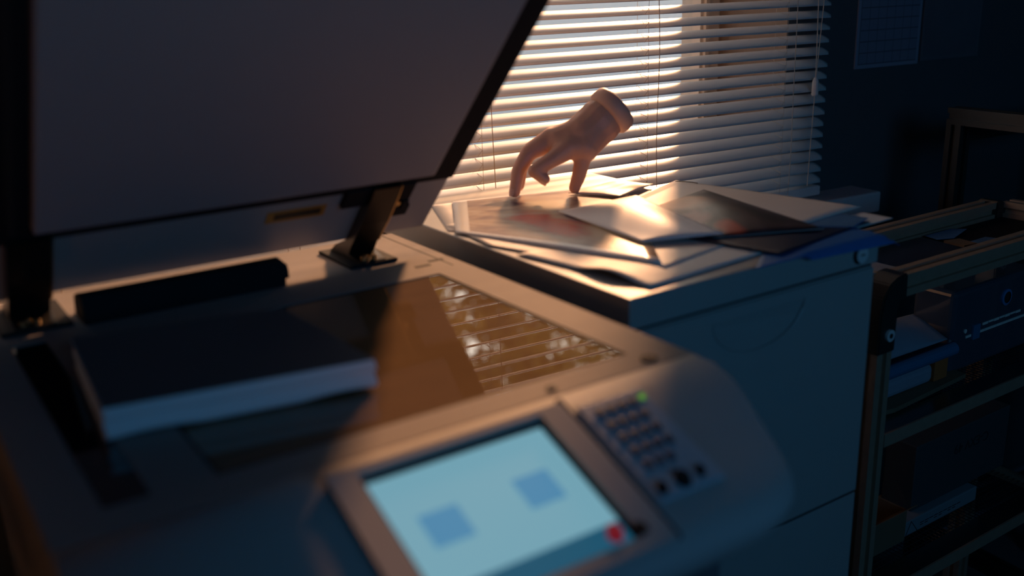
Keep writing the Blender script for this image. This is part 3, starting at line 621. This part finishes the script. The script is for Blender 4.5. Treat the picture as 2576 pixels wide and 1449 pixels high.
add('wrist_rim', bm, M['cuff'], hand, smooth=True, label='rounded lighter rim at the wrist')
bm = bmesh.new(); cw = cb * 0.9 + ca * 0.1; u = ax.orthogonal().normalized(); v = ax.cross(u)
def nail(a, b, side):
    pa, pb = Vector(J[a][0]), Vector(J[b][0]); t = (pb - pa).normalized(); s = Vector(side); s = (s - t * s.dot(t)).normalized(); q = t.cross(s)
    bm = bmesh.new(); rows = []; r = J[b][1]
    for i in range(6):
        f = i / 5; row = []
        for k in range(7):
            g_ = (k - 3) / 3 * 0.9; hw = (0.75 + 0.25 * math.sin(f * math.pi)) * 1.0
            row.append(bm.verts.new(pb + t * (-0.003 + 0.010 * f) + (s * math.cos(g_ * hw) + q * math.sin(g_ * hw)) * (r * (1.02 - 0.18 * f * f))))
        rows.append(row)
    for A, Bq in zip(rows, rows[1:]):
        for k in range(6): bm.faces.new((A[k], A[k + 1], Bq[k + 1], Bq[k])).smooth = True
    add('fingernail', bm, M['nail'], hand, smooth=True)
nail('mi2', 'mi3', (-1, 0, .2)); nail('ri2', 'ri3', (-1, 0.2, .2)); nail('th2', 'th3', (0.9, -0.3, 0)); nail('in2', 'in3', (-0.6, 0, -0.7)); nail('pi2', 'pi3', (-1, 0.3, 0))

# ================================================================== WIRE RACK of slotted profiles, right of the cabinet
RX0, RX1, RY0, RY1 = 1.045, 1.605, 0.720, 0.905
rack = thing('profile_rack', 'dark slotted-profile rack with mesh shelves right of the cabinet', 'rack', (1.32, 0.81, -EYE))
PF = []
for k in range(4):
    for (a, b) in ((-.015, -.015), (-.005, -.015), (-.005, -.009), (.005, -.009), (.005, -.015)):
        c_, s_ = [(1, 0), (0, 1), (-1, 0), (0, -1)][k]; PF.append((a * c_ - b * s_, a * s_ + b * c_))
def profile(axis, p, a, b):
    q = [(p[0] + u, p[1] + v) for u, v in PF]
    return PR(q, axis, a, b)
RT = -0.372
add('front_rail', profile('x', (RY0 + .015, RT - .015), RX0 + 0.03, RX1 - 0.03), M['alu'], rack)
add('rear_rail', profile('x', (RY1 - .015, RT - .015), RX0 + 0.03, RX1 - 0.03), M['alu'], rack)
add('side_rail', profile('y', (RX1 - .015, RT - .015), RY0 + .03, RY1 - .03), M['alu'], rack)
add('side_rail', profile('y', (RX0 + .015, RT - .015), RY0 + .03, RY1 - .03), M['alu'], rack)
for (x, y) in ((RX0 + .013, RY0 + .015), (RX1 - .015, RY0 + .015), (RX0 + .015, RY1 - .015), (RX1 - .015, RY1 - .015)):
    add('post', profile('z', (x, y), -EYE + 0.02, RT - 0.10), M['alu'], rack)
    sgn = 1 if x < 1.3 else -1; bm = bmesh.new(); pts = []
    path = [(x, RT - 0.100), (x, RT - 0.045), (x + sgn * .003, RT - .030), (x + sgn * .010, RT - .020), (x + sgn * .02, RT - .0155), (x + sgn * .034, RT - .015)]
    rows = []
    for i, (px, pz_) in enumerate(path):
        t_ = Vector((path[min(i + 1, 5)][0] - path[max(i - 1, 0)][0], 0, path[min(i + 1, 5)][1] - path[max(i - 1, 0)][1])).normalized(); nn = Vector((-t_.z, 0, t_.x))
        rows.append([bm.verts.new((px + nn.x * a * .0175, y + b * .0175, pz_ + nn.z * a * .0175)) for a, b in ((1, 1), (-1, 1), (-1, -1), (1, -1))])
    for A, Bq in zip(rows, rows[1:]):
        for k in range(4): bm.faces.new((A[k], A[(k + 1) % 4], Bq[(k + 1) % 4], Bq[k]))
    bm.faces.new(rows[0]); bm.faces.new(rows[-1])
    bmesh.ops.bevel(bm, geom=[e for e in bm.edges], offset=0.002, segments=2, affect='EDGES')
    br = add('corner_bracket', bm, M['bracket'], rack)
    add('bracket_bolt', D((x + .002, y - .019, RT - 0.075), 0.008, 0.004, axis='y', n=20), M['chrome'], br)
    add('bolt_socket', D((x + .002, y - .0212, RT - 0.075), 0.0036, 0.001, axis='y', n=6), M['black'], br)
    add('castor', D((x, y, -EYE + 0.02), 0.02, 0.02, axis='x'), M['black'], rack)
def wire_shelf(z, front_h):
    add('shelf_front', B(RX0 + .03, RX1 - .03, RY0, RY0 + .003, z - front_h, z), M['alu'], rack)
    add('shelf_lip', PR([(RY0 + .003, z), (RY0 + .003, z - .002), (RY0 + .045, z - .010), (RY0 + .045, z - .008)], 'x', RX0 + .03, RX1 - .03), M['bluefolder'] if False else M['bracket'], rack)
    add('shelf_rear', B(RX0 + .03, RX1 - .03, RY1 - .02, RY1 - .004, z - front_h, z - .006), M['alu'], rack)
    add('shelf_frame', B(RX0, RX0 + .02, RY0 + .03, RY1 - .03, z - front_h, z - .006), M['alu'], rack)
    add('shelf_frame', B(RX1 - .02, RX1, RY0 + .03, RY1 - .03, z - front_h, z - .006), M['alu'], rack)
    wl = None
    n = int((RX1 - RX0 - .06) / .009)
    for i in range(n):
        x = RX0 + .035 + i * .009
        if wl is None:
            w0 = add('mesh_wire', T([(x, RY0 + .03, z - .0095), (x, RY1 - .018, z - .0095)], 0.0009, 4), M['wire'], rack); wl = (w0, x)
        else:
            o = w0.copy(); C.objects.link(o); o.location.x += x - wl[1]
    w1 = None
    for i in range(14):
        y = RY0 + .05 + i * .0095
        if w1 is None: w1 = add('mesh_wire', T([(RX0 + .02, y, z - .0085), (RX1 - .02, y, z - .0085)], 0.0009, 4), M['wire'], rack); y1_ = y
        else:
            o = w1.copy(); C.objects.link(o); o.location.y += y - y1_
S2, S3 = -0.593, -0.850
wire_shelf(S2, 0.019); wire_shelf(S3, 0.020)
S1 = RT - 0.026
add('top_tray', B(RX0 + .032, RX1 - .032, RY0 + .031, RY1 - .031, S1 - .003, S1), M['black'], rack)
# things on the top tray
def slab(name, q, z, h, m, label, cat, group=None, bev=0.0):
    bm = bmesh.new(); prism(bm, q, 'z', z, z + h)
    if bev: bmesh.ops.bevel(bm, geom=list(bm.edges), offset=bev, segments=2, affect='EDGES')
    c = (sum(p[0] for p in q) / len(q), sum(p[1] for p in q) / len(q), z)
    return tag(add(name, bm, m, None, c), label, cat, group)
slab('document_folder', [(1.085, .762), (1.30, .756), (1.335, .795), (1.345, .868), (1.085, .868)], S1 + .0003, .004, M['navy'], 'flat navy folder on the top level of the rack', 'folder')
slab('loose_sheet', [(1.346, .8435), (1.372, .832), (1.438, .852), (1.419, .868), (1.352, .868)], S1 + .0048, .0006, M['bluesheet'], 'bluish sheet lying behind the navy folder on the rack', 'paper')
slab('loose_sheet', [(1.378, .79), (1.436, .796), (1.429, .815), (1.385, .814)], S1 + .0003, .0008, M['bluesheet'], 'small bluish sheet at the right of the navy folder', 'paper')
slab('brown_envelope', [(1.349, .800), (1.374, .795), (1.380, .828), (1.352, .836)], S1 + .0003, .004, M['card'], 'dark brown envelope between the two bluish sheets on the rack', 'envelope')
slab('loose_sheet', [(1.105, .800), (1.172, .790), (1.172, .835), (1.105, .842)], S1 + .0048, .0006, M['film'], 'grey sheet on the navy folder next to the cabinet corner', 'paper')
# second shelf
z2 = S2 - .0074
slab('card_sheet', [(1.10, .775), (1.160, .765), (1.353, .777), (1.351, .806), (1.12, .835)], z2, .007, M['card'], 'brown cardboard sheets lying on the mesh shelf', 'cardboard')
orange_z = z2 + .0072
t = thing('orange_wallet', 'orange card wallet holding a pale bag, standing under the dark binder', 'wallet', (1.26, .81, orange_z))
add('wallet_side', B(1.285, 1.318, .787, .806, orange_z, orange_z + .034, bev=.001), M['orange'], t)
add('pale_bag', B(1.105, 1.283, .787, .83, orange_z, orange_z + .030, bev=.009, seg=3), M['film'], t)
t = thing('ring_binder', 'dark binder with a teal edge lying on the orange wallet', 'binder', (1.22, .82, orange_z + .0345))
z_ = orange_z + .0345
add('cover', PR([(.785, z_), (.785, z_ + .002), (.872, z_ + .002), (.872, z_)], 'x', 1.10, 1.322), M['navy'], t)
add('cover', B(1.10, 1.326, .785, .872, z_ + .020, z_ + .0225, bev=.0008), M['navy'], t)
add('spine', PR([(.785 - .010 * math.sin(math.pi * i / 8), z_ + .001 + .0205 * (1 - math.cos(math.pi * i / 8)) / 2) for i in range(9)], 'x', 1.10, 1.324), M['tealedge'], t)
add('pages', B(1.105, 1.318, .790, .868, z_ + .0022, z_ + .0198), M['film'], t)
sheet('plastic_sleeve', [(1.105, .795, z_ + .026), (1.315, .79, z_ + .026), (1.345, .868, z_ + .040), (1.12, .868, z_ + .050)], M['film'], 'grey plastic sleeve bulging on top of the dark binder', cat='sleeve', bulge=.020, th=.0008)
t = thing('storage_case', 'smoky plastic case with a blue ringed hole and pale strips as painted reflections', 'case', (1.46, .83, z2))
add('case_body', B(1.336, 1.565, .797, .868, z2, z2 + .135, bev=.008, seg=3), M['clear'], t)
bm = bmesh.new(); n = 28
for k in range(n):
    a0, a1 = 2 * math.pi * k / n, 2 * math.pi * (k + 1) / n
    P_ = lambda a, r, y: bm.verts.new((1.477 + r * math.cos(a), y, -.500 + r * math.sin(a)))
    bm.faces.new((P_(a0, .0135, .7945), P_(a1, .0135, .7945), P_(a1, .0095, .7938), P_(a0, .0095, .7938))); bm.faces.new((P_(a0, .0135, .797), P_(a1, .0135, .797), P_(a1, .0135, .7945), P_(a0, .0135, .7945)))
add('hole_ring', bm, M['bluering'], t)
add('ring_hole', D((1.477, .7962, -.500), .0095, .0012, axis='y', n=28), M['gap'], t)
for i in range(7): add('reflection_strip', B(1.418 + i * .0155, 1.4318 + i * .0155, .7958, .7972, -.5345 + .001 * (i % 2), -.5305), M['stripe'], t)
for i in range(8): add('reflection_strip', B(1.408 + i * .0165, 1.424 + i * .0165, .7958, .7972, -.5455, -.5415), M['stripe'], t)  # pale strips stand in for reflections on the plastic
add('reflection_strip', B(1.374, 1.388, .7958, .7972, -.5465, -.5425), M['stripe'], t); add('strip_end', D((1.371, .7962, -.534), .0035, .0016, axis='y'), M['stripe'], t)
add('case_clasp', B(1.389, 1.407, .7925, .7975, -.552, -.528, bev=.001), M['tealedge'], t)
# third shelf
z3 = S3 - .0074
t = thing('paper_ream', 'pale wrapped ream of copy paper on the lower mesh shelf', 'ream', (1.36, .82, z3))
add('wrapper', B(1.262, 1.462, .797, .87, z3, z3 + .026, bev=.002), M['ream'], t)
bm = bmesh.new(); tube(bm, [(1.268, .7965, z3 + .002), (1.280, .7965, z3 + .024), (1.298, .7965, z3 + .002)], .0006, 4); add('wrapper_fold', bm, M['ink'], t)
for i in range(9):
    add('print_line', B(1.305 + i * .0125, 1.315 + i * .0125, .7966, .7971, z3 + .012, z3 + .0132), M['ink'], t)
    if i % 3 != 2: add('print_line', B(1.305 + i * .0125, 1.313 + i * .0125, .7966, .7971, z3 + .008, z3 + .0092), M['ink'], t)
t = thing('cardboard_box', 'open brown cardboard box beside the ream on the lower shelf', 'box', (1.16, .82, z3))
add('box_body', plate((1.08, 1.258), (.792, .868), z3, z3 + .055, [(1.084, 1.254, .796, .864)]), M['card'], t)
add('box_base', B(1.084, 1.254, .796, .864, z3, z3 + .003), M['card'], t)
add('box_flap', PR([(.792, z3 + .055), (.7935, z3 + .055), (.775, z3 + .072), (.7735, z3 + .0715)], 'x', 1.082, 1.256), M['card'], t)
t = thing('toner_carton', 'dark upside-down toner carton with printed lettering on the ream', 'carton', (1.43, .835, z3 + .0263))
zc = z3 + .0263
add('carton', B(1.30, 1.565, .812, .868, zc, zc + .115, bev=.002), M['toner'], t)
cu = bpy.data.curves.new('lettering', 'FONT'); cu.body = 'C-EXV 49'; cu.size = .024; cu.align_x = 'CENTER'; cu.align_y = 'CENTER'; cu.extrude = .0002
to = bpy.data.objects.new('lettering_tmp', cu); C.objects.link(to); dg = bpy.context.evaluated_depsgraph_get(); tm = bpy.data.meshes.new_from_object(to.evaluated_get(dg)); bpy.data.objects.remove(to)
bm = bmesh.new(); bm.from_mesh(tm); bmesh.ops.rotate(bm, verts=bm.verts, matrix=Matrix.Rotation(math.pi, 3, 'Z')); bmesh.ops.rotate(bm, verts=bm.verts, matrix=Matrix.Rotation(R(90), 3, 'X')); bmesh.ops.translate(bm, verts=bm.verts, vec=(1.455, .8117, zc + .078))
add('lettering', bm, M['ink'], t)

# ------------------------------------------------------------------ second rack along the right wall (room coordinates)
r2 = thing('tall_rack', 'tall dark profile rack along the right wall, behind the mesh rack', 'rack', (1.74, .9, 0), frame='W')
X2 = 1.59
def prof_w(axis, p, a, b): return profile(axis, p, a, b)
for (x, y) in ((X2, 1.15), (X2, .55), (X2 + .42, 1.15), (X2 + .42, .55)): add('post', prof_w('z', (x, y), 0.0, EYE - .268), M['bracket'], r2)
for zz in (EYE - .283, EYE - .53, 0.2):
    yy = 1.135 if zz < EYE - .3 else 1.165
    for x in (X2, X2 + .42): add('long_rail', prof_w('y', (x, zz + .03 if zz > EYE - .3 else zz), .565 if zz < EYE - .3 else .535, yy), M['bracket'], r2)
    for y in (1.15, .55): add('cross_rail', prof_w('x', (y, zz), X2 + .015, X2 + .405), M['bracket'], r2)
# wooden side table left of the copier
t = thing('side_table', 'low wooden table left of the copier, only its edge in view', 'table', (-.35, .55, -EYE))
add('tabletop', B(-.75, 0.03, .15, 1.0, -.60, -.57, bev=.003), M['wood'], t)
for (x, y) in ((-.71, .19), (-.01, .19), (-.71, .96), (-.01, .96)): add('leg', B(x - .02, x + .02, y - .02, y + .02, -EYE, -.60), M['wood'], t)
